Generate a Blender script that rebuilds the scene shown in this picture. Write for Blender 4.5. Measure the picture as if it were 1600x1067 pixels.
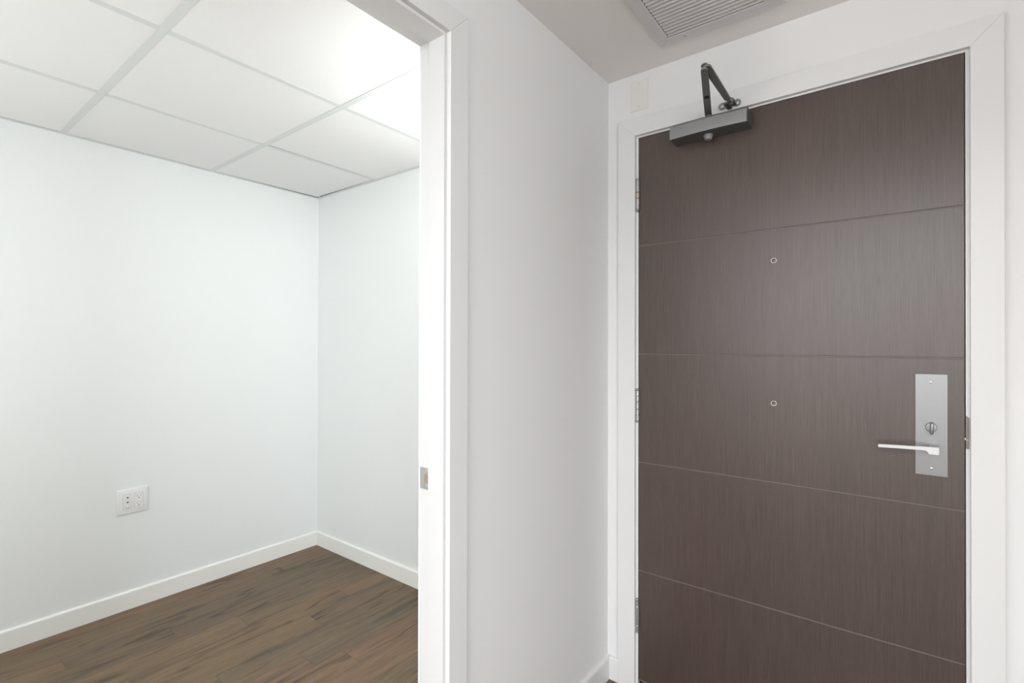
import bpy, bmesh, math, random
from mathutils import Vector, Matrix
random.seed(7)
for o in list(bpy.data.objects):
    bpy.data.objects.remove(o, do_unlink=True)
SC = bpy.context.scene
COL = SC.collection
V = Vector
rad = math.radians

# ------------------------------------------------------------------ camera
F_PX, YAW, PITCH, ROLL, CY, CAM_Z = 783.2114, rad(37.4796), rad(0.2545), rad(0.1197), 535.2065, 1.2928
fwd = V((-math.sin(YAW)*math.cos(PITCH), math.cos(YAW)*math.cos(PITCH), math.sin(PITCH)))
right = V((math.cos(YAW), math.sin(YAW), 0))
up = right.cross(fwd)
r2 = right*math.cos(ROLL) + up*math.sin(ROLL)
u2 = -right*math.sin(ROLL) + up*math.cos(ROLL)
cd = bpy.data.cameras.new('camera')
cam = bpy.data.objects.new('camera', cd); COL.objects.link(cam)
m = Matrix((r2, u2, -fwd)).transposed().to_4x4()
m.translation = V((0, 0, CAM_Z))
cam.matrix_world = m
cd.sensor_width = 36; cd.lens = 36*F_PX/1600; cd.shift_y = (CY-533.5)/1600
cd.clip_start = 0.02
SC.camera = cam

# ------------------------------------------------------------------ world, lights, exposure
w = bpy.data.worlds.new('sky'); SC.world = w; w.use_nodes = True
w.node_tree.nodes['Background'].inputs[0].default_value = (0.75, 0.86, 1.0, 1)
w.node_tree.nodes['Background'].inputs[1].default_value = 1.0
SC.view_settings.view_transform = 'Standard'
SC.view_settings.look = 'None'
SC.view_settings.gamma = 1.0
SC.view_settings.use_curve_mapping = False
SC.view_settings.exposure = 0.0

def area(name, loc, target, sx, sy, power, col, shape='RECTANGLE'):
    l = bpy.data.lights.new(name, 'AREA'); l.shape = shape; l.size = sx; l.size_y = sy
    l.energy = power; l.color = col
    o = bpy.data.objects.new(name, l); COL.objects.link(o)
    o.location = loc
    o.rotation_euler = (V(target)-V(loc)).to_track_quat('-Z', 'Y').to_euler()
    return o
WINDOW_W, SIDE_W, PANEL_W, LAMP_W, FILL_W, GLOW = 34, 208, 120, 11, 23, 15
area('window_daylight', (-0.75, -4.02, 1.75), (-0.75, 0, 1.75), 2.2, 1.4, WINDOW_W, (1.0, 0.975, 0.96))
area('added_window_light', (3.62, -2.6, 1.45), (0, -2.6, 1.45), 2.1, 1.8, SIDE_W, (0.935, 0.975, 1.0))  # added light from the unseen right side, brightens the partition
area('living_ceiling_lamp', (0.3, -2.7, 2.70), (0.3, -2.7, 0), 2.2, 1.8, PANEL_W, (0.97, 0.98, 1.0))


# ------------------------------------------------------------------ measured layout (metres)
D = 1.7882            # entry door wall
XC = -0.8962          # partition, hall face
XB = -0.994           # partition, room face
XL = -2.9812          # room left wall
YR = 1.8176           # room back wall
ZR = 2.2376           # room ceiling grid
ZC = 2.3183           # hall ceiling
XR = 1.90             # hall right wall
YF = -1.20            # room front wall
ZT = 2.75
DL, DR, DT = -0.7695, 0.1441, 2.0728     # door leaf
DB = 0.037
JY = 0.8885           # stop face of room doorway (far side)
JN = -0.026           # near side

# ------------------------------------------------------------------ materials
def new_mat(name):
    m = bpy.data.materials.new(name); m.use_nodes = True
    nt = m.node_tree
    return m, nt, nt.nodes['Principled BSDF']
def plain(name, col, rough=0.5, metal=0.0, bump=0.0, bscale=200.0, emit=None, es=0, spec=0.5):
    m, nt, b = new_mat(name)
    b.inputs['Base Color'].default_value = (*col, 1)
    b.inputs['Roughness'].default_value = rough
    b.inputs['Metallic'].default_value = metal
    b.inputs['Specular IOR Level'].default_value = spec
    if emit:
        b.inputs['Emission Color'].default_value = (*emit, 1)
        b.inputs['Emission Strength'].default_value = es
    tc = nt.nodes.new('ShaderNodeTexCoord')
    n = nt.nodes.new('ShaderNodeTexNoise'); n.inputs['Scale'].default_value = bscale
    n.inputs['Detail'].default_value = 3
    nt.links.new(tc.outputs['Object'], n.inputs['Vector'])
    if bump:
        bp = nt.nodes.new('ShaderNodeBump'); bp.inputs['Strength'].default_value = bump
        bp.inputs['Distance'].default_value = 0.001
        nt.links.new(n.outputs['Fac'], bp.inputs['Height'])
        nt.links.new(bp.outputs['Normal'], b.inputs['Normal'])
    # slight roughness mottling
    mr = nt.nodes.new('ShaderNodeMapRange')
    mr.inputs['To Min'].default_value = max(0, rough-0.04); mr.inputs['To Max'].default_value = min(1, rough+0.04)
    nt.links.new(n.outputs['Fac'], mr.inputs['Value'])
    nt.links.new(mr.outputs['Result'], b.inputs['Roughness'])
    return m

M = {}
M['wall'] = plain('wall_paint', (0.82, 0.82, 0.82), 0.55, bump=0.10, bscale=260, spec=0.3)
M['room_wall'] = plain('room_wall_paint', (0.80, 0.82, 0.82), 0.55, bump=0.08, bscale=260, spec=0.3)
M['hall_ceiling'] = plain('hall_ceiling_paint', (0.90, 0.882, 0.862), 0.8, bump=0.15, bscale=220, spec=0.2)
M['trim'] = plain('trim_paint', (0.785, 0.785, 0.785), 0.35, spec=0.4)
M['jamb'] = plain('dimmed_trim_paint', (0.68, 0.68, 0.68), 0.4, spec=0.3)  # trim paint darkened for the jambs to offset the strong light there
M['baseboard'] = plain('baseboard_paint', (0.84, 0.845, 0.81), 0.4, spec=0.4)
M['cover'] = plain('cover_plate_paint', (0.80, 0.785, 0.765), 0.4)
M['tile'] = plain('ceiling_tile', (0.88, 0.88, 0.875), 0.95, bump=0.5, bscale=330, spec=0.1)
M['tee'] = plain('tee_metal', (0.72, 0.745, 0.73), 0.4, spec=0.4)
M['vent'] = plain('vent_enamel', (0.70, 0.69, 0.695), 0.4)
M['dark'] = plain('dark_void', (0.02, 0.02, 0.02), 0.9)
M['nickel'] = plain('satin_nickel', (0.29, 0.295, 0.30), 0.36, 0.85)
M['lever'] = plain('lever_nickel', (0.62, 0.63, 0.64), 0.33, 0.7)
M['screw'] = plain('polished_screw', (0.85, 0.85, 0.85), 0.2, 1.0)
M['zinc'] = plain('zinc_screw', (0.75, 0.79, 0.82), 0.35, 0.9)
M['closer_cover'] = plain('closer_cover', (0.30, 0.305, 0.305), 0.42, 0.25)
M['closer_body'] = plain('closer_body', (0.11, 0.11, 0.108), 0.5, 0.25)
M['closer_arm'] = plain('closer_arm', (0.17, 0.174, 0.17), 0.5, 0.15)
M['hinge'] = plain('hinge_steel', (0.46, 0.465, 0.47), 0.4, 0.8)
M['rust'] = plain('hinge_rust', (0.45, 0.15, 0.06), 0.7)
M['strike_dull'] = plain('strike_dull', (0.25, 0.225, 0.205), 0.5, 0.3)
M['strike'] = plain('strike_steel', (0.50, 0.52, 0.51), 0.4, 0.7)
M['bronze'] = plain('dark_bronze', (0.045, 0.04, 0.035), 0.4, 0.6)
M['plastic'] = plain('white_plastic', (0.80, 0.80, 0.805), 0.3)
M['port'] = plain('dark_port', (0.12, 0.11, 0.09), 0.5)
M['slot'] = plain('slot_grey', (0.30, 0.29, 0.285), 0.6)
M['hole'] = plain('ground_hole', (0.10, 0.07, 0.055), 0.6)
M['raw_wood'] = plain('raw_wood', (0.36, 0.24, 0.17), 0.8)
M['aluminium'] = plain('aluminium', (0.6, 0.6, 0.6), 0.35, 0.9)
M['concrete'] = plain('dark_concrete', (0.10, 0.10, 0.10), 0.9)
M['lamp'] = plain('lamp_glass', (0.9, 0.9, 0.9), 0.4, emit=(1, 0.985, 0.96), es=GLOW)

def ramp(nt, pts):
    r = nt.nodes.new('ShaderNodeValToRGB'); e = r.color_ramp.elements
    while len(e) < len(pts): e.new(0.5)
    for i, (p, c) in enumerate(pts):
        e[i].position = p; e[i].color = (*c, 1) if len(c) == 3 else c
    return r
def mapping(nt, src, scale):
    mp = nt.nodes.new('ShaderNodeMapping'); mp.inputs['Scale'].default_value = scale
    nt.links.new(src, mp.inputs['Vector']); return mp
def noise(nt, vec, scale, detail=4, rough=0.6, dist=0.0):
    n = nt.nodes.new('ShaderNodeTexNoise')
    n.inputs['Scale'].default_value = scale; n.inputs['Detail'].default_value = detail
    n.inputs['Roughness'].default_value = rough; n.inputs['Distortion'].default_value = dist
    nt.links.new(vec, n.inputs['Vector']); return n
def mix(nt, kind, fac, a, b):
    x = nt.nodes.new('ShaderNodeMix'); x.data_type = 'RGBA'; x.blend_type = kind
    if isinstance(fac, (int, float)): x.inputs['Factor'].default_value = fac
    else: nt.links.new(fac, x.inputs['Factor'])
    for s, v in ((6, a), (7, b)):
        if isinstance(v, tuple): x.inputs[s].default_value = (*v, 1)
        else: nt.links.new(v, x.inputs[s])
    return x.outputs[2]

def veneer():
    m, nt, b = new_mat('door_veneer')
    tc = nt.nodes.new('ShaderNodeTexCoord')
    g = nt.nodes.new('ShaderNodeNewGeometry')
    src = g.outputs['Position']
    fine = noise(nt, mapping(nt, src, (420, 420, 6.0)).outputs[0], 1.0, 4, 0.62)
    mid = noise(nt, mapping(nt, src, (55, 55, 0.7)).outputs[0], 1.0, 3, 0.55)
    pores = noise(nt, mapping(nt, src, (650, 650, 28)).outputs[0], 1.0, 2, 0.5)
    blotch = noise(nt, mapping(nt, src, (3.0, 3.0, 1.6)).outputs[0], 1.0, 2, 0.5)
    c1 = ramp(nt, [(0.28, (0.047, 0.0315, 0.0255)), (0.5, (0.073, 0.050, 0.0415)), (0.74, (0.098, 0.069, 0.058))])
    nt.links.new(fine.outputs['Fac'], c1.inputs[0])
    c2 = ramp(nt, [(0.3, (0.92, 0.92, 0.92)), (0.7, (1.05, 1.05, 1.05))])
    nt.links.new(mid.outputs['Fac'], c2.inputs[0])
    x = mix(nt, 'MULTIPLY', 1.0, c1.outputs[0], c2.outputs[0])
    c3 = ramp(nt, [(0.35, (0.98, 1.00, 0.99)), (0.65, (1.05, 0.98, 0.97))])
    nt.links.new(blotch.outputs['Fac'], c3.inputs[0])
    x = mix(nt, 'MULTIPLY', 1.0, x, c3.outputs[0])
    c4 = ramp(nt, [(0.30, (0.70, 0.68, 0.66)), (0.42, (1, 1, 1))])
    nt.links.new(pores.outputs['Fac'], c4.inputs[0])
    x = mix(nt, 'MULTIPLY', 0.8, x, c4.outputs[0])
    nt.links.new(x, b.inputs['Base Color'])
    b.inputs['Roughness'].default_value = 0.34
    b.inputs['Specular IOR Level'].default_value = 0.85
    bp = nt.nodes.new('ShaderNodeBump'); bp.inputs['Strength'].default_value = 0.35; bp.inputs['Distance'].default_value = 0.0006
    nt.links.new(fine.outputs['Fac'], bp.inputs['Height'])
    nt.links.new(bp.outputs['Normal'], b.inputs['Normal'])
    return m
M['veneer'] = veneer()
M['groove'] = plain('groove_core', (0.185, 0.155, 0.132), 0.5)

def planks_mat(name, tint):
    m, nt, b = new_mat(name)
    g = nt.nodes.new('ShaderNodeNewGeometry'); oi = nt.nodes.new('ShaderNodeObjectInfo')
    # every plank samples its own stretch of wood
    off = nt.nodes.new('ShaderNodeVectorMath'); off.operation = 'SCALE'
    cmb = nt.nodes.new('ShaderNodeCombineXYZ')
    for i in range(3): nt.links.new(oi.outputs['Random'], cmb.inputs[i])
    nt.links.new(cmb.outputs[0], off.inputs[0]); off.inputs['Scale'].default_value = 37.0
    add = nt.nodes.new('ShaderNodeVectorMath'); add.operation = 'ADD'
    nt.links.new(g.outputs['Position'], add.inputs[0]); nt.links.new(off.outputs[0], add.inputs[1])
    src = add.outputs[0]
    fine = noise(nt, mapping(nt, src, (260, 7, 100)).outputs[0], 1.0, 5, 0.65, 0.2)
    band = noise(nt, mapping(nt, src, (16, 1.6, 8)).outputs[0], 1.0, 4, 0.6, 0.6)
    fig = noise(nt, mapping(nt, src, (11, 1.1, 5)).outputs[0], 1.0, 2, 0.5, 0.3)
    # cathedral figure: contour lines of a slow field
    mu = nt.nodes.new('ShaderNodeMath'); mu.operation = 'MULTIPLY'; mu.inputs[1].default_value = 34
    nt.links.new(fig.outputs['Fac'], mu.inputs[0])
    fr = nt.nodes.new('ShaderNodeMath'); fr.operation = 'SINE'; nt.links.new(mu.outputs[0], fr.inputs[0])
    lines = ramp(nt, [(0.0, (1, 1, 1)), (0.72, (1, 1, 1)), (0.97, (0.56, 0.54, 0.52))])
    nt.links.new(fr.outputs[0], lines.inputs[0])
    patch = noise(nt, mapping(nt, src, (9, 1.8, 9)).outputs[0], 1.0, 2, 0.5)
    c1 = ramp(nt, [(0.25, tuple(tint[i]*v for i, v in enumerate((0.175, 0.146, 0.116)))),
                   (0.5, tuple(tint[i]*v for i, v in enumerate((0.240, 0.194, 0.148)))),
                   (0.78, tuple(tint[i]*v for i, v in enumerate((0.300, 0.243, 0.187))))])
    nt.links.new(band.outputs['Fac'], c1.inputs[0])
    c2 = ramp(nt, [(0.3, (0.70, 0.70, 0.70)), (0.7, (1.24, 1.24, 1.24))])
    nt.links.new(fine.outputs['Fac'], c2.inputs[0])
    x = mix(nt, 'MULTIPLY', 1.0, c1.outputs[0], c2.outputs[0])
    pf = ramp(nt, [(0.40, (0, 0, 0)), (0.54, (1, 1, 1))])
    nt.links.new(patch.outputs['Fac'], pf.inputs[0])
    lx = mix(nt, 'MIX', pf.outputs[0], (1, 1, 1), lines.outputs[0])
    x = mix(nt, 'MULTIPLY', 1.0, x, lx)
    # plank to plank tone
    tone = ramp(nt, [(0.0, (0.80, 0.85, 0.88)), (0.3, (0.92, 0.96, 0.93)), (0.55, (1.04, 1.01, 0.92)), (0.8, (1.04, 0.97, 0.98)), (1.0, (1.12, 1.07, 1.0))])
    nt.links.new(oi.outputs['Random'], tone.inputs[0])
    x = mix(nt, 'MULTIPLY', 1.0, x, tone.outputs[0])
    # grey reactive-stain streaks and warm heartwood streaks
    st = noise(nt, mapping(nt, src, (13, 1.3, 6)).outputs[0], 1.0, 3, 0.6, 0.4)
    sr = ramp(nt, [(0.30, (1.05, 0.98, 0.95)), (0.46, (1, 1, 1)), (0.58, (1, 1, 1)), (0.72, (0.66, 0.73, 0.80))])
    nt.links.new(st.outputs['Fac'], sr.inputs[0])
    x = mix(nt, 'MULTIPLY', 1.0, x, sr.outputs[0])
    nt.links.new(x, b.inputs['Base Color'])
    b.inputs['Roughness'].default_value = 0.50
    b.inputs['Specular IOR Level'].default_value = 0.4
    bp = nt.nodes.new('ShaderNodeBump'); bp.inputs['Strength'].default_value = 0.25; bp.inputs['Distance'].default_value = 0.0006
    nt.links.new(fine.outputs['Fac'], bp.inputs['Height'])
    nt.links.new(bp.outputs['Normal'], b.inputs['Normal'])
    return m
M['floor'] = planks_mat('oak_floor', (0.72, 0.61, 0.50))

# ------------------------------------------------------------------ helpers
def box(bm, x0, x1, y0, y1, z0, z1, bevel=0.0, seg=1):
    vs = [bm.verts.new((x, y, z)) for x in (x0, x1) for y in (y0, y1) for z in (z0, z1)]
    idx = [(0, 1, 3, 2), (4, 6, 7, 5), (0, 4, 5, 1), (2, 3, 7, 6), (0, 2, 6, 4), (1, 5, 7, 3)]
    fs = [bm.faces.new([vs[i] for i in q]) for q in idx]
    if bevel:
        es = list({e for f in fs for e in f.edges})
        bmesh.ops.bevel(bm, geom=es, offset=bevel, segments=seg, affect='EDGES', profile=0.5)
    return bm
def prism(bm, pts, axis, a, b):
    """polygon pts (2D) extruded along axis from a to b; the 2D axes are the other two in order"""
    def mk(p, t):
        c = [0, 0, 0]; o = [i for i in range(3) if i != axis]
        c[o[0]], c[o[1]], c[axis] = p[0], p[1], t
        return bm.verts.new(c)
    A = [mk(p, a) for p in pts]; B = [mk(p, b) for p in pts]
    n = len(pts)
    bm.faces.new(A); bm.faces.new(B[::-1])
    for i in range(n):
        bm.faces.new((A[i], B[i], B[(i+1) % n], A[(i+1) % n]))
    return bm
def lathe(bm, prof, centre, axis=V((0, -1, 0)), seg=24, cap=True):
    """prof: list of (radius, distance along axis)"""
    q = V((0, 0, 1)).rotation_difference(axis.normalized())
    rings = []
    for r, h in prof:
        rings.append([bm.verts.new(V(centre) + q @ V((r*math.cos(2*math.pi*i/seg), r*math.sin(2*math.pi*i/seg), h))) for i in range(seg)])
    for a, b in zip(rings, rings[1:]):
        for i in range(seg):
            bm.faces.new((a[i], a[(i+1) % seg], b[(i+1) % seg], b[i]))
    if cap:
        bm.faces.new(rings[0][::-1]); bm.faces.new(rings[-1])
    return bm
def obj(name, bm, mat, parent=None, smooth=False, kind=None, label=None, category=None, group=None):
    bmesh.ops.recalc_face_normals(bm, faces=bm.faces)
    me = bpy.data.meshes.new(name); bm.to_mesh(me); bm.free()
    mats = mat if isinstance(mat, (list, tuple)) else [mat]
    for k in mats: me.materials.append(M[k])
    if smooth:
        for p in me.polygons: p.use_smooth = True
    o = bpy.data.objects.new(name, me); COL.objects.link(o)
    if parent is not None:
        o.parent = parent; o.matrix_parent_inverse = parent_inv(parent)
    tag(o, label, category, group, kind)
    return o
def parent_inv(p):
    # empties sit unrotated at a known location; mesh parents keep world coordinates
    return Matrix.Translation(-p.location) if p.type == 'EMPTY' else Matrix.Identity(4)
def tag(o, label=None, category=None, group=None, kind=None):
    if label: o['label'] = label
    if category: o['category'] = category
    if group: o['group'] = group
    if kind: o['kind'] = kind
def empty(name, loc, label, category, kind=None, group=None):
    o = bpy.data.objects.new(name, None); COL.objects.link(o); o.location = loc
    o.empty_display_size = 0.05
    tag(o, label, category, group, kind); return o
B = bmesh.new
def auto_smooth(o, ang=35):
    me = o.data
    for p in me.polygons: p.use_smooth = True
    try: me.set_sharp_from_angle(angle=rad(ang))
    except Exception: pass

# ------------------------------------------------------------------ room shell
def struct(name, boxes, mat, label, cat):
    bm = B()
    for b in boxes: box(bm, *b)
    return obj(name, bm, mat, kind='structure', label=label, category=cat)
struct('wall_left', [(XL-0.1, XL, YF, YR, 0, ZT)], 'room_wall', 'plain white wall of the small room, with the outlet on it', 'wall')
struct('wall_back', [(XL-0.1, XB, YR, YR+0.1, 0, ZT)], 'room_wall', 'white end wall of the small room, right of its far corner', 'wall')
struct('wall_front', [(XL-0.1, XC, YF-0.1, YF, 0, ZT)], 'room_wall', 'white wall of the small room opposite its far corner', 'wall')
struct('wall_partition', [(XB, XC, JY+0.031, YR+0.12, 0, ZT), (XB, XC, YF, JN-0.031, 0, ZT),
                          (XB, XC, JN-0.031, JY+0.031, 2.1, ZT)], 'wall',
       'pale grey-white partition between the small room doorway and the entry door', 'wall')
struct('wall_entry', [(XC, DL-0.022, D, D+0.12, 0, ZT), (DR+0.022, XR+0.1, D, D+0.12, 0, ZT), (DL-0.022, DR+0.022, D, D+0.12, DT+0.022, ZT)],
       'wall', 'white wall that holds the brown entry door', 'wall')
struct('wall_right', [(XR, XR+0.1, -0.9, D, 0, ZT)], 'wall', 'white side wall of the entry hall right of the entry door', 'wall')
struct('wall_living', [(XL-0.1, 3.6, -4.1, -4.0, 0, 1.0), (XL-0.1, 3.6, -4.1, -4.0, 2.5, ZT), (XL-0.1, -1.9, -4.1, -4.0, 1.0, 2.5), (0.4, 3.6, -4.1, -4.0, 1.0, 2.5),
                       (XL-0.1, XL, -4.0, YF-0.1, 0, ZT), (3.5, 3.6, -4.0, -3.7, 0, ZT), (3.5, 3.6, -1.5, -1.0, 0, ZT), (3.5, 3.6, -3.7, -1.5, 0, 0.5), (3.5, 3.6, -3.7, -1.5, 2.4, ZT), (XR+0.1, 3.6, -1.0, -0.9, 0, ZT)],
       'wall', 'white walls of the open living area behind the entry hall', 'wall')
# hall ceiling (a bulkhead) with the hole for the grille
VX0, VX1, VY0, VY1 = -0.604, -0.308, 1.340, 1.637
struct('ceiling', [(XC, VX0, -0.95, D, ZC, ZC+0.05), (VX1, XR, -0.95, D, ZC, ZC+0.05),
                   (VX0, VX1, -0.95, VY0, ZC, ZC+0.05), (VX0, VX1, VY1, D, ZC, ZC+0.05), (XC, XR, -1.0, -0.95, ZC, ZT-0.02)],
       'hall_ceiling', 'smooth warm-white lowered ceiling of the entry hall around the air grille', 'ceiling')
struct('ceiling', [(XL-0.1, 3.6, -4.1, D+0.13, ZT, ZT+0.1)], 'concrete', 'structural slab above both ceilings', 'ceiling')
struct('ceiling', [(XL, 3.5, -4.0, YF-0.1, ZT-0.02, ZT), (XC, 3.5, YF-0.1, -0.9, ZT-0.02, ZT)], 'wall', 'flat white ceiling of the living area behind the entry hall', 'ceiling')
# window of the living area
wf = B()
for x in (-1.9, -0.775, 0.35): box(wf, x, x+0.05, -4.06, -4.0, 1.0, 2.5)
box(wf, -1.9, 0.4, -4.06, -4.0, 1.0, 1.05); box(wf, -1.9, 0.4, -4.06, -4.0, 2.45, 2.5)
obj('window_1', wf, 'aluminium', kind='structure', label='wide living area window behind the entry hall', category='window')

wf = B()  # unseen window added for the light on the partition
for y in (-3.7, -2.625, -1.55): box(wf, 3.5, 3.56, y, y+0.05, 0.5, 2.4)
box(wf, 3.5, 3.56, -3.7, -1.5, 0.5, 0.55); box(wf, 3.5, 3.56, -3.7, -1.5, 2.35, 2.4)
obj('added_window', wf, 'aluminium', kind='structure', label='unseen side window of the living area, added to light the partition', category='window')

# ------------------------------------------------------------------ floor: planks running towards the entry wall
sub = B(); box(sub, XL-0.1, 3.6, -4.1, D+0.13, -0.05, -0.012)
floor = obj('floor', sub, 'bronze', kind='structure', label='dark grey-brown oak plank floor', category='floor')
PW, P0 = 0.1275, -2.749
known = {-2: [0.814], -1: [1.42], 0: [0.511], 1: [0.866], 2: [1.10], 3: [0.640, 1.545], 4: [1.314], 5: [0.855], 6: [1.125], 7: [1.249], 8: [0.98], 9: [0.70]}
def plank(x0, x1, y0, y1):
    bm = B(); g = 0.00035
    box(bm, x0+g, x1-g, y0+g, y1-g, -0.012, 0.0, 0.0007)
    obj('plank', bm, 'floor', floor)
k = -2
while P0+PW*k < XR-0.001:
    x0, x1 = max(P0+PW*k, XL), min(P0+PW*(k+1), XR)
    yend = YR if x1 <= XC+0.07 else D+0.10
    ys = sorted(known.get(k, []))
    if not ys: ys = [0.35+1.1*random.random()]
    while ys[0] > -0.9: ys.insert(0, ys[0]-(0.85+0.45*random.random()))
    ys[0] = -1.2
    ys = ys + [yend]
    for a, b in zip(ys, ys[1:]):
        if b-a > 0.01: plank(x0, x1, a, b)
    k += 1
bm = B(); box(bm, XL, 3.5, -4.0, -1.2, -0.012, 0); obj('living_boards', bm, 'floor', floor)

# ------------------------------------------------------------------ room suspended ceiling
grid = empty('ceiling', (0, 0, ZR), 'suspended tile ceiling of the small room with white metal grid', 'ceiling', 'structure')
T = 0.024
xs_t = [-2.379, -1.7518, -1.1245]
ys_t = [-0.6775, -0.0619, 0.5537, 1.1693]
FL = 0.0012
for y in ys_t:
    bm = B(); box(bm, XL+0.02, XB, y-T/2, y+T/2, ZR, ZR+FL); box(bm, XL+0.02, XB, y-0.001, y+0.001, ZR+FL, ZR+0.03)
    obj('main_tee', bm, 'tee', grid)
yb = [YF+0.02] + [v for y in ys_t for v in (y-T/2, y+T/2)] + [YR-0.02]
for x in xs_t:
    for a, b in zip(yb[::2], yb[1::2]):
        bm = B(); box(bm, x-T/2, x+T/2, a, b, ZR+0.0002, ZR+FL); box(bm, x-0.001, x+0.001, a, b, ZR+FL, ZR+0.03)
        obj('cross_tee', bm, 'tee', grid)
W_ = 0.020
for (a, b, c, d, v) in ((XL, XL+W_, YF, YR, 0), (XL+W_, XB, YR-W_, YR, 1), (XL+W_, XB, YF, YF+W_, 2), (XB-W_, XB, YF+W_, YR-W_, 3)):
    bm = B(); box(bm, a, b, c, d, ZR, ZR+FL)
    obj('wall_angle', bm, 'tee', grid)
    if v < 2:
        bm = B()  # black backing paints the shade seen in the slit
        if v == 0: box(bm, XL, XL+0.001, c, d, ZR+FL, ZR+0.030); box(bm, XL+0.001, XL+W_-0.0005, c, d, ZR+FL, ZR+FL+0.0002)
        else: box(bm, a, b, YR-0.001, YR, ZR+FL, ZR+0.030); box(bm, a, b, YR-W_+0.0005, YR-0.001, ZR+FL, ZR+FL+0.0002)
        obj('shade_strip', bm, 'dark', grid, label='dark strip painting the shade in the gap above the wall angle')
tx = [XL+0.004] + xs_t + [XB-0.004]
ty = [YF+0.004] + ys_t + [YR-0.004]
for i in range(len(tx)-1):
    for j in range(len(ty)-1):
        g = 0.006
        x0, x1, y0, y1 = tx[i]+g, tx[i+1]-g, ty[j]+g, ty[j+1]-g
        z0 = ZR+FL+0.0003
        q = [[x0, y0], [x1, y0], [x1, y1], [x0, y1]]
        if i == 0 and j == len(ty)-2:      # the corner tile lies askew: a dark slit widens towards the corner
            q[0][0] = XL+W_+0.0015; q[3][0] = XL+W_+0.0105; q[2][1] = YR-W_-0.001; q[3][1] = YR-W_-0.0085
        elif i == 1 and j == len(ty)-2:    # and its neighbour shows a thin slit
            q[0][0] = tx[1]+T/2+0.0045; q[3][0] = tx[1]+T/2+0.0005
        elif i == 0:
            q[0][0] = XL+W_+0.001; q[3][0] = XL+W_+0.0025
        bm = B(); prism(bm, [tuple(p) for p in q], 2, z0, z0+0.015)
        obj('ceiling_tile', bm, 'tile', grid)

# round ceiling lamp of the small room (beyond the door jamb, out of view); unseen globe lamp added to fill the room with light
def pendant(x, y, z, watts):  # globe hung out of view, added to fill the room with light
    t = empty('fill_pendant', (x, y, ZR), 'opal glass globe pendant added for fill light, unseen in the small room', 'lamp')
    bm = B(); lathe(bm, [(0.05, 0.0), (0.05, 0.02), (0.012, 0.03)], (x, y, ZR-0.0004), V((0, 0, -1)), 24); obj('added_canopy', bm, 'tee', t, True)
    bm = B(); lathe(bm, [(0.004, 0.0), (0.004, ZR-0.031-z-0.11)], (x, y, z+0.11), V((0, 0, 1)), 10); obj('added_rod', bm, 'tee', t, True)
    bm = B(); bmesh.ops.create_uvsphere(bm, u_segments=24, v_segments=16, radius=0.11, matrix=Matrix.Translation((x, y, z))); obj('added_globe', bm, 'lamp', t, True)
    for dz in (-0.2,):
        l = bpy.data.lights.new('room_point_light', 'POINT'); l.energy = watts; l.shadow_soft_size = 0.12; l.color = (0.985, 1.0, 0.985)
        o = bpy.data.objects.new('room_point_light', l); COL.objects.link(o); o.location = (x+0.24, y+0.24, z)  # added point light beside the globe
def room_lamp(x, y, watts, where):
    t = empty('ceiling_light', (x, y, ZR), 'round opal ceiling light of the small room, ' + where, 'ceiling light')
    bm = B(); lathe(bm, [(0.115, 0.0), (0.118, 0.004), (0.118, 0.018), (0.112, 0.022)], (x, y, ZR-0.0004), V((0, 0, -1)), 40); obj('rim', bm, 'tee', t, True)
    bm = B(); lathe(bm, [(0.110, 0.0), (0.105, 0.028), (0.09, 0.045), (0.06, 0.058), (0.02, 0.064)], (x, y, ZR-0.0230), V((0, 0, -1)), 40); obj('diffuser', bm, 'lamp', t, True)
    l = bpy.data.lights.new('room_point_light', 'POINT'); l.energy = watts; l.shadow_soft_size = 0.10; l.color = (0.985, 1.0, 0.985)
    o = bpy.data.objects.new('room_point_light', l); COL.objects.link(o); o.location = (x, y, ZR-0.22)
room_lamp(-1.16, 1.43, LAMP_W, 'near its end wall')
pendant(-2.15, -1.00, 1.42, FILL_W)  # unseen globe added for fill light

# ------------------------------------------------------------------ baseboards
BH, BT = 0.0876, 0.0127
def baseboard(name, pts_a, pts_b, inward, label, mat='baseboard'):
    """run from a to b (2D) on the wall face, thickness towards inward"""
    a, b, n = V(pts_a), V(pts_b), V(inward)
    prof = [(0, 0), (BT, 0), (BT, BH-0.007), (BT-0.001, BH-0.004), (BT-0.003, BH-0.0015), (BT-0.006, BH), (0, BH)]
    bm = B()
    A = [bm.verts.new((a.x+n.x*t, a.y+n.y*t, z)) for t, z in prof]
    Bv = [bm.verts.new((b.x+n.x*t, b.y+n.y*t, z)) for t, z in prof]
    bm.faces.new(A); bm.faces.new(Bv[::-1])
    for i in range(len(prof)):
        j = (i+1) % len(prof); bm.faces.new((A[i], Bv[i], Bv[j], A[j]))
    return obj(name, bm, mat, kind='structure', label=label, category='baseboard')
baseboard('baseboard_left', (XL, YF), (XL, YR), (1, 0), 'white baseboard under the wall with the outlet')
baseboard('baseboard_back', (XL+BT, YR), (XB, YR), (0, -1), 'white baseboard of the small room right of the far corner')
baseboard('baseboard_partition', (XC, 0.9700), (XC, D), (1, 0), 'white baseboard along the grey partition', 'trim')
baseboard('baseboard_entry', (XC+BT, D), (-0.8475, D), (0, -1), 'short white baseboard piece beside the left casing of the entry door', 'trim')
baseboard('baseboard_entry', (0.2200, D), (XR, D), (0, -1), 'white baseboard right of the entry door', 'trim')
baseboard('baseboard_right', (XR, -0.9), (XR, D-BT), (-1, 0), 'white baseboard along the right side wall of the entry hall', 'trim')

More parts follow.
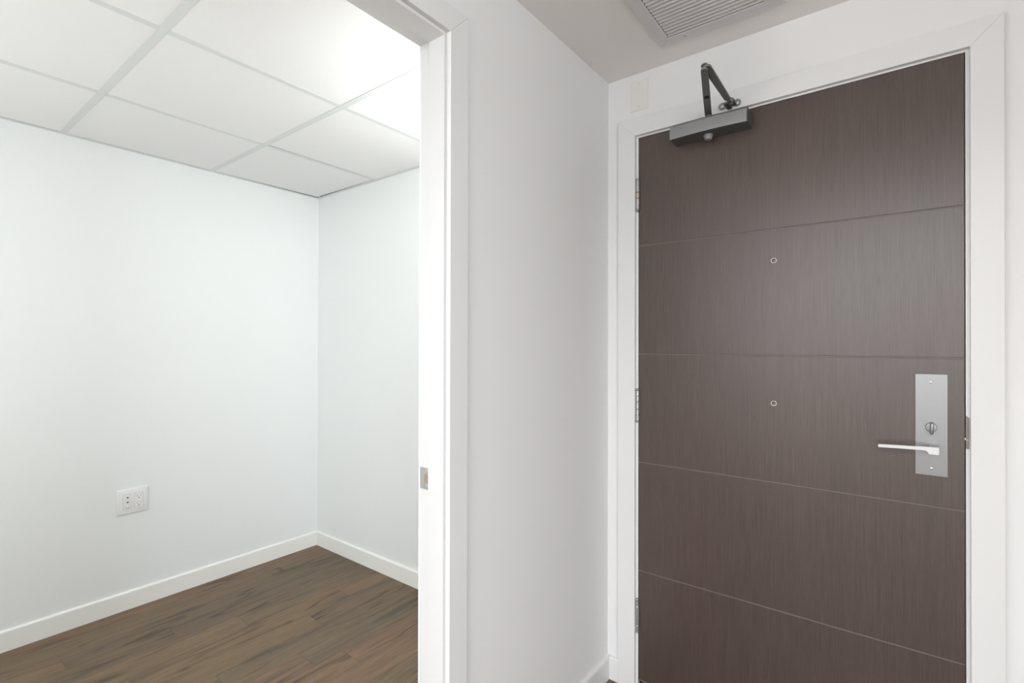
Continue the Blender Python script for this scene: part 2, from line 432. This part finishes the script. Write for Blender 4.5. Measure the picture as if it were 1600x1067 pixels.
# ------------------------------------------------------------------ entry door frame
def casing_piece(parent, pts, axis, face, back, name='casing', flip=1):
    """flat mitred board; pts in the plane of the wall, small eased edges"""
    bm = B(); prism(bm, pts, axis, face, back)
    es = [e for e in bm.edges if all(abs(v.co[axis]-face) < 1e-6 for v in e.verts)]
    bmesh.ops.bevel(bm, geom=es, offset=0.0011, segments=2, affect='EDGES', profile=0.5)
    return obj(name, bm, 'trim', parent)
CIL, CIR, CIT = -0.779, 0.1545, 2.0796
COL_, COR, COT = -0.8468, 0.2195, 2.1450
CT = 0.016
tr1 = empty('trim_1', (0.5*(CIL+CIR), D, 0), 'flat white mitred casing and jamb around the brown entry door', 'door frame', 'structure')
casing_piece(tr1, [(COL_, 0), (CIL, 0), (CIL, CIT), (COL_, COT)], 1, D-CT, D)
casing_piece(tr1, [(CIR, 0), (COR, 0), (COR, COT), (CIR, CIT)], 1, D-CT, D)
casing_piece(tr1, [(CIL+0.0001, CIT), (CIR-0.0001, CIT), (COR-0.0001, COT), (COL_+0.0001, COT)], 1, D-CT, D)
G = 0.0020
bm = B(); box(bm, DL-0.0215, DL-G, D, D+0.119, 0, DT+0.0215); obj('jamb', bm, 'trim', tr1)
bm = B(); box(bm, DR+G, DR+0.0215, D, D+0.119, 0, DT+0.0215); obj('jamb', bm, 'trim', tr1)
bm = B(); box(bm, DL-G, DR+G, D, D+0.119, DT+0.0016, DT+0.0215); obj('head_jamb', bm, 'trim', tr1)
bm = B()
box(bm, DL-G, DL+0.012, D+0.047, D+0.085, 0.036, DT+0.0016); box(bm, DR-0.012, DR+G, D+0.047, D+0.085, 0.036, DT+0.0016)
box(bm, DL+0.012, DR-0.012, D+0.047, D+0.085, DT-0.010, DT+0.0016); obj('door_stop', bm, 'trim', tr1)
# entry strike plate on the right jamb edge
bm = B(); prism(bm, [(0.1462, 1.0195), (0.1530, 1.0195), (0.1530, 1.1015), (0.1475, 1.1066), (0.1462, 1.1066)], 1, D-0.0012, D)
sp = obj('strike_plate', bm, 'strike_dull', tr1, label='dull steel strike plate')
bm = B(); lathe(bm, [(0.0018, 0), (0.0016, 0.0008)], (0.1496, D-0.0012, 1.0435), seg=14); obj('screw', bm, 'hinge', sp)
bm = B(); box(bm, DL-0.05, DR+0.05, D+0.0860, D+0.118, 0.0, 0.008); box(bm, DL, DR, D+0.001, D+0.085, 0.0005, 0.022, 0.004)
struct_thr = obj('trim_2', bm, 'bronze', kind='structure', label='dark metal threshold under the entry door', category='threshold')
bm = B(); box(bm, DL-0.3, DR+0.3, D+0.125, D+0.13, 0, 2.3); obj('wall_corridor', bm, 'dark', kind='structure', label='unlit corridor behind the entry door', category='wall')

# ------------------------------------------------------------------ entry door
door = empty('door_1', ((DL+DR)/2, D, DB), 'brown vertical-grain veneer entry door with four horizontal grooves', 'door', 'structure')
bm = B(); box(bm, DL, DR, D+0.0022, D+0.045, DB, DT); obj('door_core', bm, 'groove', door)
S = 0.4066; gw = 0.0019
zs = [DB] + [DT-S*k for k in (4, 3, 2, 1)] + [DT]
PEEP_X = -0.3123
for i in range(5):
    z0 = zs[i] + (gw if i else 0); z1 = zs[i+1] - (gw if i < 4 else 0)
    bm = B(); box(bm, DL, DR, D, D+0.0022, z0, z1, 0.0007)
    obj('panel', bm, 'veneer', door)
bm = B(); box(bm, DL+0.004, DR-0.004, D-0.0008, D, DB+0.0002, DB+0.0026); obj('sweep_rail', bm, 'aluminium', door, label='thin metal rail of the door sweep')
bm = B(); box(bm, DL+0.004, DR-0.004, D+0.003, D+0.012, 0.0225, DB); obj('door_sweep', bm, 'dark', door, label='black door sweep')
# holes for a viewer, lined with pale ferrules
for z in (1.5653, 1.1068):
    p = None
    bm = B(); lathe(bm, [(0.0087, 0.0), (0.0087, 0.0009), (0.0078, 0.0014), (0.0066, 0.0010), (0.0060, 0.0002)], (PEEP_X, D, z), seg=28, cap=False)
    ring = obj('viewer_hole', bm, 'aluminium', door, True, label='small round drilled hole with a pale ring')
    bm = B(); lathe(bm, [(0.0063, 0.0), (0.0062, 0.0003)], (PEEP_X, D, z), seg=24); obj('hole_mouth', bm, 'hole', ring)
    bm = B(); lathe(bm, [(0.0028, 0.0), (0.0018, 0.0007)], (PEEP_X+0.0012, D-0.0003, z-0.0022), seg=12); obj('hole_glint', bm, 'raw_wood', ring)  # small brown disc painted as a glint in the hole
# hinges
def hinge(z0, z1, rusty):
    cx, cy, r = -0.7722, D-0.0055, 0.0076
    L = z1-z0
    root_bm = B(); box(root_bm, cx-0.001, cx+0.001, cy, D+0.0015, z0+0.012, z1-0.012)
    h = obj('hinge', root_bm, 'hinge', door, label=('steel hinge with rusty middle knuckle' if rusty else 'plain steel hinge'))
    cap_ = 0.006
    n = 5; seg = (L-2*cap_)/n
    lens = [0.16, 0.22, 0.20, 0.24, 0.18] if rusty else [0.20, 0.18, 0.24, 0.18, 0.20]
    z = z0+cap_
    for i, f in enumerate(lens):
        hh = (L-2*cap_)*f
        bm = B(); g = 0.0012
        lathe(bm, [(r-0.0012, g), (r, g+0.0010), (r, hh-g-0.0010), (r-0.0012, hh-g)], (cx, cy, z), V((0, 0, 1)), 20)
        auto_smooth(obj('knuckle', bm, 'hinge', h), 40)
        if i < 4:
            bm = B(); rr = r if (rusty and i in (1, 2)) else r-0.0009; lathe(bm, [(rr, -g), (rr, g)], (cx, cy, z+hh), V((0, 0, 1)), 16)
            obj('bearing', bm, 'rust' if (rusty and i in (1, 2)) else ('screw' if i in (0, 3) else 'slot'), h, True)
        z += hh
    for zz, d in ((z0+cap_, -1), (z1-cap_, 1)):
        bm = B(); lathe(bm, [(r-0.0004, 0.0002), (r-0.0006, 0.003), (r-0.0028, cap_)], (cx, cy, zz), V((0, 0, d)), 20)
        obj('pin_tip', bm, 'hinge', h, True)
hinge(1.7950, 1.9195, True); hinge(1.0028, 1.1298, False); hinge(0.2145, 0.3430, False)
# lock
bm = B(); box(bm, 0.0412, 0.1098, D-0.0042, D, 0.9384, 1.2152, 0.0006)
plate = obj('lock_plate', bm, 'nickel', door, label='tall satin nickel escutcheon')
for (x, z) in ((0.0745, 1.1935), (0.0760, 0.9580)):
    bm = B(); lathe(bm, [(0.0036, 0), (0.0034, 0.0010), (0.0022, 0.0017), (0.0006, 0.0018)], (x, D-0.0042, z), seg=18)
    auto_smooth(obj('screw', bm, 'screw', plate), 50)
bm = B(); lathe(bm, [(0.0125, 0), (0.0125, 0.0030), (0.0115, 0.0042), (0.0065, 0.0045)], (0.0752, D-0.0042, 1.0700), seg=28)
auto_smooth(obj('thumbturn_rose', bm, 'nickel', plate), 40)
bm = B(); box(bm, -0.0045, 0.0045, -0.0225, 0, -0.0165, 0.0165, 0.0036, 4)
for v in bm.verts:
    c, s = math.cos(rad(8)), math.sin(rad(8))
    x, z = v.co.x, v.co.z
    k_ = 1-0.35*(abs(z)/0.0165)**3
    v.co.x, v.co.z = 0.0758+(x*k_)*c+z*s*0.2, 1.0690+z
    v.co.y = D-0.0085+v.co.y*(0.78+0.22*k_)
tt = obj('thumbturn', bm, 'nickel', plate, True)
# lever: thin square bar with a deeper hub
lev = B()
yf, yb_ = D-0.0560, D-0.0470
pts = [(-0.0405, 1.0098), (0.0600, 1.0146), (0.0640, 1.0135), (0.0660, 1.0110), (0.0668, 1.0065), (0.0690, 1.0045), (0.0880, 1.0045), (0.0892, 1.0060), (0.0892, 1.0225), (0.0880, 1.0238), (-0.0405, 1.0180)]
prism(lev, pts, 1, yf, yb_)
es = [e for e in lev.edges if all(abs(v.co.y-yf) < 1e-6 for v in e.verts)]
bmesh.ops.bevel(lev, geom=es, offset=0.0009, segments=2, affect='EDGES')
lv = obj('lever_handle', lev, 'lever', plate, label='pale satin lever handle')
auto_smooth(lv, 30)
bm = B(); box(bm, 0.0690, 0.0890, yb_, D-0.0042, 1.0050, 1.0230, 0.0012, 2)
auto_smooth(obj('lever_neck', bm, 'nickel', plate), 40)
bm = B(); box(bm, DR-0.0002, DR+0.0014, D+0.002, D+0.03, 1.0500, 1.0620); obj('latch_bolt', bm, 'dark', door)
bm = B(); box(bm, DR-0.0004, DR+0.0016, D-0.0012, D+0.02, 1.0420, 1.0490, 0.0003); obj('latch_bolt', bm, 'zinc', door)
# black strip in the head gap right of the closer
bm = B(); box(bm, -0.362, -0.2594, D-0.0006, D+0.002, DT-0.0004, DT+0.0014); obj('edge_seal', bm, 'dark', door, label='short black strip above the door edge')

# ------------------------------------------------------------------ door closer
cl = empty('door_closer', (-0.502, D, 2.006), 'grey surface-mounted door closer at the top left of the brown entry door', 'door closer')
cx0, cx1 = -0.6255, -0.3775
zb, zt = 2.0070, 2.0450
nseg = 14
def bow(t, depth): return depth*(1-(2*t-1)**2)
# rear body
bm = B(); box(bm, cx0+0.003, cx1-0.001, D-0.0500, D-0.0002, zb+0.0006, 2.0620, 0.0015)
obj('body', bm, 'closer_body', cl)
# bowed cover: profile in y,z swept along x
prof = [(0.0000, 0.0), (0.0708, 0.0), (0.0720, 0.0140), (0.0700, 0.0400), (0.0670, 0.0440), (0.0505, 0.0440), (0.0505, 0.0050), (0.0000, 0.0050)]
bm = B(); rows = []
for i in range(nseg+1):
    t = i/nseg; x = cx0+(cx1-cx0)*t
    rows.append([bm.verts.new((x, D-0.0003-(y + (bow(t, 0.0075) if y > 0.06 else 0)), zb-0.0004+z + (0.0 if z < 0.001 else 0.0))) for y, z in prof])
for a, b in zip(rows, rows[1:]):
    for i in range(len(prof)):
        j = (i+1) % len(prof); bm.faces.new((a[i], a[j], b[j], b[i]))
bm.faces.new(rows[0][::-1]); bm.faces.new(rows[-1])
cov = obj('cover', bm, ['closer_cover', 'closer_body'], cl)
auto_smooth(cov, 12)
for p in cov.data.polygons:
    if p.normal.z < -0.8 or abs(p.normal.x) > 0.9: p.material_index = 1  # underside and ends get the dark colour as painted shade
# side end caps: flanks coloured dark for their shade, flaring to the door
bm = B(); prism(bm, [(D-0.068, zb+0.001), (D-0.001, zb-0.001), (D-0.001, 2.056), (D-0.0685, 2.050)], 0, cx1, cx1+0.0016)
obj('end_cap', bm, 'closer_body', cl)
bm = B(); prism(bm, [(D-0.066, zb+0.001), (D-0.001, zb-0.001), (D-0.001, 2.056), (D-0.0665, 2.050)], 0, cx0-0.0016, cx0)
obj('end_cap', bm, 'closer_body', cl)
# adjusting spindle cap under the body
bm = B(); lathe(bm, [(0.0150, 0.0), (0.0150, 0.0050), (0.0135, 0.0070), (0.0120, 0.0150), (0.0105, 0.0165), (0.004, 0.0168)], (-0.5055, D-0.036, zb-0.0006), V((0, 0, -1)), 30)
auto_smooth(obj('spindle_cap', bm, 'closer_cover', cl, label='pale grey round cap under the closer'), 35)
bm = B(); lathe(bm, [(0.011, 0), (0.011, 0.013)], (-0.507, D-0.028, 2.0615), V((0, 0, 1)), 24)
auto_smooth(obj('spindle', bm, 'closer_arm', cl), 40)
# arms (horizontal flat bars)
def bar(p, q, w0, w1, z0, z1, round_q=True, round_p=True, rnd=10):
    p, q = V(p), V(q); d = (q-p).normalized(); n = V((-d.y, d.x))
    pts = []
    if round_p:
        for i in range(rnd+1):
            a = math.pi/2+math.pi*i/rnd
            pts.append(p + (n*math.sin(a)+d*math.cos(a))*(w0/2))
    else: pts += [p+n*w0/2, p-n*w0/2]
    if round_q:
        for i in range(rnd+1):
            a = -math.pi/2+math.pi*i/rnd
            pts.append(q + (n*math.sin(a)+d*math.cos(a))*(w1/2))
    else: pts += [q-n*w1/2, q+n*w1/2]
    return [(v.x, v.y) for v in pts]
ELB = (-0.4335, 1.4640)
SPN = (-0.5075, D-0.030)
Z1 = 2.0745
# main arm with a real square hole: two rails and bridging pieces
p, q = V(SPN), V(ELB); d = (q-p).normalized(); n = V((-d.y, d.x)); Ltot = (q-p).length
w = 0.0215; hs = 0.0225; hw = 0.0068
hc = 0.450*Ltot
def seg_pts(a, b, u0, u1): return [tuple(p+d*a+n*u0)[:2], tuple(p+d*b+n*u0)[:2], tuple(p+d*b+n*u1)[:2], tuple(p+d*a+n*u1)[:2]]
bm = B()
pts = [tuple(p+d*(hc-hs/2)+n*(w/2)), tuple(p+d*(hc-hs/2)-n*(w/2))]
arc = [tuple(p + (n*math.sin(a)+d*math.cos(a))*(w/2)) for a in [math.pi/2+math.pi*i/10 for i in range(11)]]
prism(bm, arc + [tuple(p+d*(hc-hs/2)-n*(w/2)), tuple(p+d*(hc-hs/2)+n*(w/2))], 2, Z1, Z1+0.005)
wq = 0.0195
arc = [tuple(q + (n*math.sin(a)+d*math.cos(a))*(wq/2)) for a in [-math.pi/2+math.pi*i/10 for i in range(11)]]
prism(bm, arc + [tuple(p+d*(hc+hs/2)+n*(w/2)), tuple(p+d*(hc+hs/2)-n*(w/2))], 2, Z1, Z1+0.005)
prism(bm, seg_pts(hc-hs/2, hc+hs/2, -w/2, -hw), 2, Z1, Z1+0.005)
prism(bm, seg_pts(hc-hs/2, hc+hs/2, hw, w/2), 2, Z1, Z1+0.005)
obj('main_arm', bm, 'closer_arm', cl)
bm = B(); prism(bm, seg_pts(hc-hs/2-0.001, hc+hs/2+0.001, -hw-0.0005, hw+0.0005), 2, Z1+0.0006, Z1+0.0020); obj('hole_shade', bm, 'dark', cl, label='black square painting the shade in the hole of the closer arm')  # black fill gives the hole its shade
FEND = (-0.4270, 1.7240)
bm = B(); prism(bm, bar((-0.4275, 1.468), (-0.4300, 1.700), 0.0225, 0.0180, 0, 0, False, True), 2, Z1+0.0075, Z1+0.0135)
prism(bm, bar((-0.4300, 1.700), FEND, 0.0115, 0.0110, 0, 0, True, False), 2, Z1+0.0075, Z1+0.0135)
obj('forearm', bm, 'closer_arm', cl)
bm = B(); lathe(bm, [(0.0100, 0), (0.0100, 0.0018), (0.0082, 0.0022), (0.0080, 0.0050), (0.0066, 0.0058)], (ELB[0]+0.001, ELB[1]-0.001, Z1+0.0136), V((0, 0, 1)), 24)
auto_smooth(obj('elbow_nut', bm, 'closer_arm', cl), 40)
bm = B(); lathe(bm, [(0.0080, 0), (0.0080, 0.0026)], (ELB[0], ELB[1], Z1+0.0049), V((0, 0, 1)), 24)
obj('elbow_pin', bm, 'hinge', cl, True)
# shoe screwed to the head casing
yc = D-CT
bm = B()
pts = []
for cx_, zz, a0 in ((-0.4655, 2.0985, 90), (-0.4180, 2.0975, -90)):
    for i in range(11):
        a = rad(a0+180*i/10); pts.append((cx_+0.0118*math.cos(a), zz+0.0118*math.sin(a)))
pts2 = []
# waisted plate between two round ears
for (x, z) in pts: pts2.append((x, z))
ear = B()
def waist():
    L_, R_ = (-0.4655, 2.0985), (-0.4180, 2.0975); r = 0.0118; out = []
    for i in range(13):
        a = rad(50+260*i/12); out.append((L_[0]+r*math.cos(a), L_[1]+r*math.sin(a)))
    for i in range(13):
        a = rad(-130+260*i/12); out.append((R_[0]+r*math.cos(a), R_[1]+r*math.sin(a)))
    return out
prism(ear, waist(), 1, yc-0.0040, yc-0.0002)
shoe = obj('shoe', ear, 'closer_cover', cl, label='two-eared grey bracket on the head casing')
for x, z in ((-0.4655, 2.0985), (-0.4180, 2.0975)):
    bm = B(); lathe(bm, [(0.0050, 0), (0.0048, 0.0012), (0.0026, 0.0018), (0.0020, 0.0010)], (x, yc-0.0040, z), seg=20)
    auto_smooth(obj('screw', bm, 'zinc', shoe), 50)
    bm = B(); lathe(bm, [(0.0020, 0), (0.0018, 0.0013)], (x, yc-0.0040, z), seg=6); obj('screw_recess', bm, 'slot', shoe)
bm = B(); box(bm, -0.4480, -0.4330, 1.716, yc-0.0042, Z1+0.006, Z1+0.0115, 0.001); box(bm, -0.4330, -0.4180, 1.730, yc-0.0042, Z1+0.0140, Z1+0.0220, 0.001)
obj('shoe_fork', bm, 'closer_arm', cl)
bm = B(); lathe(bm, [(0.0062, 0), (0.0062, 0.021)], (-0.4270, 1.7300, Z1+0.0035), V((0, 0, 1)), 18)
auto_smooth(obj('shoe_pin', bm, 'closer_arm', cl), 40)

# ------------------------------------------------------------------ blank cover plate above the casing
cp = empty('cover_plate', (-0.768, D, 2.235), 'blank off-white cover plate above the left corner of the entry door casing', 'cover plate')
bm = B(); box(bm, -0.8020, -0.7330, D-0.0028, D-0.0001, 2.1770, 2.2915, 0.0010, 2); obj('plate', bm, 'cover', cp)
for z in (2.1930, 2.2760):
    bm = B(); lathe(bm, [(0.0025, 0), (0.0022, 0.0006)], (-0.7695, D-0.0028, z), seg=14); s_ = obj('screw', bm, 'cover', cp)
    bm = B(); box(bm, -0.7701, -0.7689, D-0.0036, D-0.0034, z-0.0022, z+0.0022); obj('screw_slot', bm, 'slot', s_)

# ------------------------------------------------------------------ ceiling air grille
vg = empty('air_grille', (-0.456, 1.49, ZC), 'pale grey slatted return-air grille in the entry hall ceiling', 'air grille')
fo = (-0.6385, -0.2620, 1.3060, 1.6750); fi = (-0.6000, -0.3120, 1.3440, 1.6330)
z0, z1 = ZC-0.0060, ZC
def frame_piece(pts):
    bm = B(); prism(bm, pts, 2, z0, z1)
    es = [e for e in bm.edges if all(abs(v.co.z-z0) < 1e-6 for v in e.verts)]
    bmesh.ops.bevel(bm, geom=es, offset=0.0015, segments=1, affect='EDGES'); obj('frame', bm, 'vent', vg)
frame_piece([(fo[0], fo[2]), (fi[0], fi[2]), (fi[0], fi[3]), (fo[0], fo[3])])
frame_piece([(fo[1], fo[2]), (fi[1], fi[2]), (fi[1], fi[3]), (fo[1], fo[3])])
frame_piece([(fo[0], fo[3]), (fi[0], fi[3]), (fi[1], fi[3]), (fo[1], fo[3])])
frame_piece([(fo[0], fo[2]), (fi[0], fi[2]), (fi[1], fi[2]), (fo[1], fo[2])])
pitch = 0.0171
sl = B()
yk, zk = 0.0086, 0.0100
base = [(yk-0.0006, -0.0034), (yk-0.0034, -0.0034), (yk-0.0034, -0.0026), (-yk-0.0030, zk), (-yk-0.0014, zk), (yk-0.0006, -0.0022)]
prism(sl, [(a, b) for a, b in base], 0, -0.1422, 0.1432)
first = obj('slat', sl, 'vent', vg)
sm = first.data
ycs = [1.6188-pitch*i for i in range(17)]
for i, y in enumerate(ycs):
    o = first if i == 0 else first.copy()
    if i: COL.objects.link(o); o.parent = vg
    o.matrix_parent_inverse = Matrix.Identity(4)
    o.location = (-0.456+0.456, y-1.49, ZC-0.0020-ZC)
bm = B(); box(bm, VX0, VX1, VY0, VY1, ZC+0.15, ZC+0.155)
for a in ((VX0-0.002, VX0, VY0, VY1), (VX1, VX1+0.002, VY0, VY1), (VX0, VX1, VY0-0.002, VY0), (VX0, VX1, VY1, VY1+0.002)): box(bm, *a, ZC+0.0505, ZC+0.15)
for a in ((VX0, VX0+0.001, VY0, VY1), (VX1-0.001, VX1, VY0, VY1), (VX0+0.001, VX1-0.001, VY0, VY0+0.001), (VX0+0.001, VX1-0.001, VY1-0.001, VY1)): box(bm, *a, ZC+0.0002, ZC+0.0505)
obj('duct', bm, 'dark', vg)
bm = B(); lathe(bm, [(0.0030, 0), (0.0026, 0.0010)], (-0.5519, 1.6549, z0), V((0, 0, -1)), 14); obj('screw', bm, 'slot', vg)

# ------------------------------------------------------------------ doorway to the small room
tr3 = empty('trim_3', (XC, 0.43, 0), 'white casing and jamb of the open doorway to the small room', 'door frame', 'structure')
ci0, ci1, cit = JN-0.0085, JY+0.0085, 2.0769
co0, co1, cot = ci0-0.066, 0.9627, 2.143
CX = XC+0.014
casing_piece(tr3, [(ci1, 0), (co1, 0), (co1, cot), (ci1, cit)], 0, CX, XC+0.0001)
casing_piece(tr3, [(co0, 0), (ci0, 0), (ci0, cit), (co0, cot)], 0, CX, XC+0.0001)
casing_piece(tr3, [(ci0+0.0001, cit), (ci1-0.0001, cit), (co1-0.0001, cot), (co0+0.0001, cot)], 0, CX, XC+0.0001)
RX = -0.952
JZ = 2.0690
bm = B()
prism(bm, [(XC, JY), (RX+0.001, JY), (RX, JY+0.001), (RX, JY+0.012), (XB, JY+0.012), (XB, JY+0.030), (XC, JY+0.030)], 2, 0, JZ+0.030)
jamb = obj('jamb', bm, 'jamb', tr3)
bm = B()
prism(bm, [(XC, JN), (RX, JN), (RX, JN-0.012), (XB, JN-0.012), (XB, JN-0.030), (XC, JN-0.030)], 2, 0, JZ+0.030); obj('jamb', bm, 'jamb', tr3)
bm = B()
prism(bm, [(XC, JZ), (RX, JZ), (RX, JZ+0.012), (XB, JZ+0.012), (XB, JZ+0.030), (XC, JZ+0.030)], 1, JN, JY); box(bm, XB, RX-0.0001, JY, JY+0.0119, JZ+0.012, JZ+0.030); box(bm, XB, RX-0.0001, JN-0.0119, JN, JZ+0.012, JZ+0.030); obj('head_jamb', bm, 'trim', tr3)
# room side casing
RCX = XB-0.014
casing_piece(tr3, [(JY+0.0185, 0), (JY+0.083, 0), (JY+0.083, cot), (JY+0.0185, 2.0870)], 0, RCX, XB-0.0001)
casing_piece(tr3, [(JN-0.083, 0), (JN-0.0185, 0), (JN-0.0185, 2.0870), (JN-0.083, cot)], 0, RCX, XB-0.0001)
casing_piece(tr3, [(JN-0.0184, 2.0870), (JY+0.0184, 2.0870), (JY+0.0829, cot), (JN-0.0829, cot)], 0, RCX, XB-0.0001)
# strike plate let into the rabbet
yr = JY+0.012
sx0, sx1, sz0, sz1 = -0.9925, -0.9545, 0.9165, 0.9725
hx0, hx1, hz0, hz1 = -0.9755, -0.9600, 0.9330, 0.9560
bm = B(); th = 0.0012
box(bm, sx0, hx0, yr-th, yr, sz0, sz1); box(bm, hx1, sx1, yr-th, yr, sz0, sz1); box(bm, hx0, hx1, yr-th, yr, hz1, sz1); box(bm, hx0, hx1, yr-th, yr, sz0, hz0)
st = obj('strike_plate', bm, 'strike', jamb, label='satin steel strike plate with a latch hole')
bm = B(); box(bm, hx0, hx1, yr-0.0002, yr, hz0, hz1); obj('latch_hole', bm, 'raw_wood', jamb)
for z in (sz0+0.008, sz1-0.0075):
    bm = B(); lathe(bm, [(0.0040, 0), (0.0034, 0.0008), (0.0015, 0.0009)], (-0.9670, yr-th, z), seg=16); auto_smooth(obj('strike_screw', bm, 'screw', jamb), 40)

# ------------------------------------------------------------------ outlet plate on the room's left wall
ol = empty('wall_outlet', (XL, 0.823, 0.524), 'white two-gang wall plate with power sockets and media jacks', 'wall outlet')
def wbox(y0, y1, z0, z1, t0, t1, bev=0.0): 
    bm = B(); box(bm, XL+t0, XL+t1, y0, y1, z0, z1, bev, 2 if bev else 1); return bm
auto_smooth(obj('plate', wbox(0.7600, 0.8860, 0.4640, 0.5845, 0.0002, 0.0060, 0.0018), 'plastic', ol), 30)
def dark_rim(y0, y1, z0, z1): return wbox(y0-0.0006, y1+0.0006, z0-0.0006, z1+0.0006, 0.0055, 0.0062)
obj('insert_gap', dark_rim(0.7845, 0.8165, 0.4885, 0.5585), 'slot', ol)
ins = obj('jack_insert', wbox(0.7845, 0.8165, 0.4885, 0.5585, 0.0055, 0.0078, 0.0006), 'plastic', ol, label='insert with two dark jacks and a threaded coax connector')
obj('insert_gap', dark_rim(0.8318, 0.8662, 0.4900, 0.5590), 'slot', ol)
rec = obj('socket_insert', wbox(0.8318, 0.8662, 0.4900, 0.5590, 0.0055, 0.0074, 0.0006), 'plastic', ol, label='insert with two grounded power sockets')
for z in (0.5440, 0.5215):
    bm = B(); box(bm, XL+0.0076, XL+0.0090, 0.7985, 0.8065, z-0.0028, z+0.0026, 0.0006); obj('jack', bm, 'port', ins)
    bm = B(); lathe(bm, [(0.0022, 0), (0.0022, 0.0045), (0.0012, 0.0052)], (XL+0.0088, 0.8012, z-0.0002), V((1, 0, 0)), 12); auto_smooth(obj('jack_pin', bm, 'bronze', ins), 40)
bm = B(); lathe(bm, [(0.0052, 0), (0.0052, 0.0022), (0.0040, 0.0024), (0.0040, 0.0100), (0.0030, 0.0104), (0.0028, 0.0090)], (XL+0.0076, 0.8026, 0.4992), V((1, 0, 0)), 20)
auto_smooth(obj('coax_connector', bm, 'screw', ins), 35)
for zc in (0.5400, 0.5045):
    for dy, h in ((-0.0065, 0.0078), (0.0065, 0.0066)):
        obj('slot', wbox(0.8485+dy-0.0010, 0.8485+dy+0.0010, zc+0.0058-h/2, zc+0.0058+h/2, 0.0073, 0.0076), 'slot', rec)
    bm = B(); lathe(bm, [(0.0026, 0), (0.0025, 0.0003)], (XL+0.0073, 0.8485, zc-0.0050), V((1, 0, 0)), 16); obj('ground_hole', bm, 'hole', rec)
for y in (0.8005, 0.8487):
    for z in (0.5720, 0.4760):
        bm = B(); lathe(bm, [(0.0022, 0), (0.0019, 0.0005)], (XL+0.0059, y, z), V((1, 0, 0)), 14); s_ = obj('screw', bm, 'plastic', ol)
        bm = B(); box(bm, XL+0.0063, XL+0.0066, y-0.0003, y+0.0003, z-0.0016, z+0.0016); obj('screw_slot', bm, 'slot', s_)
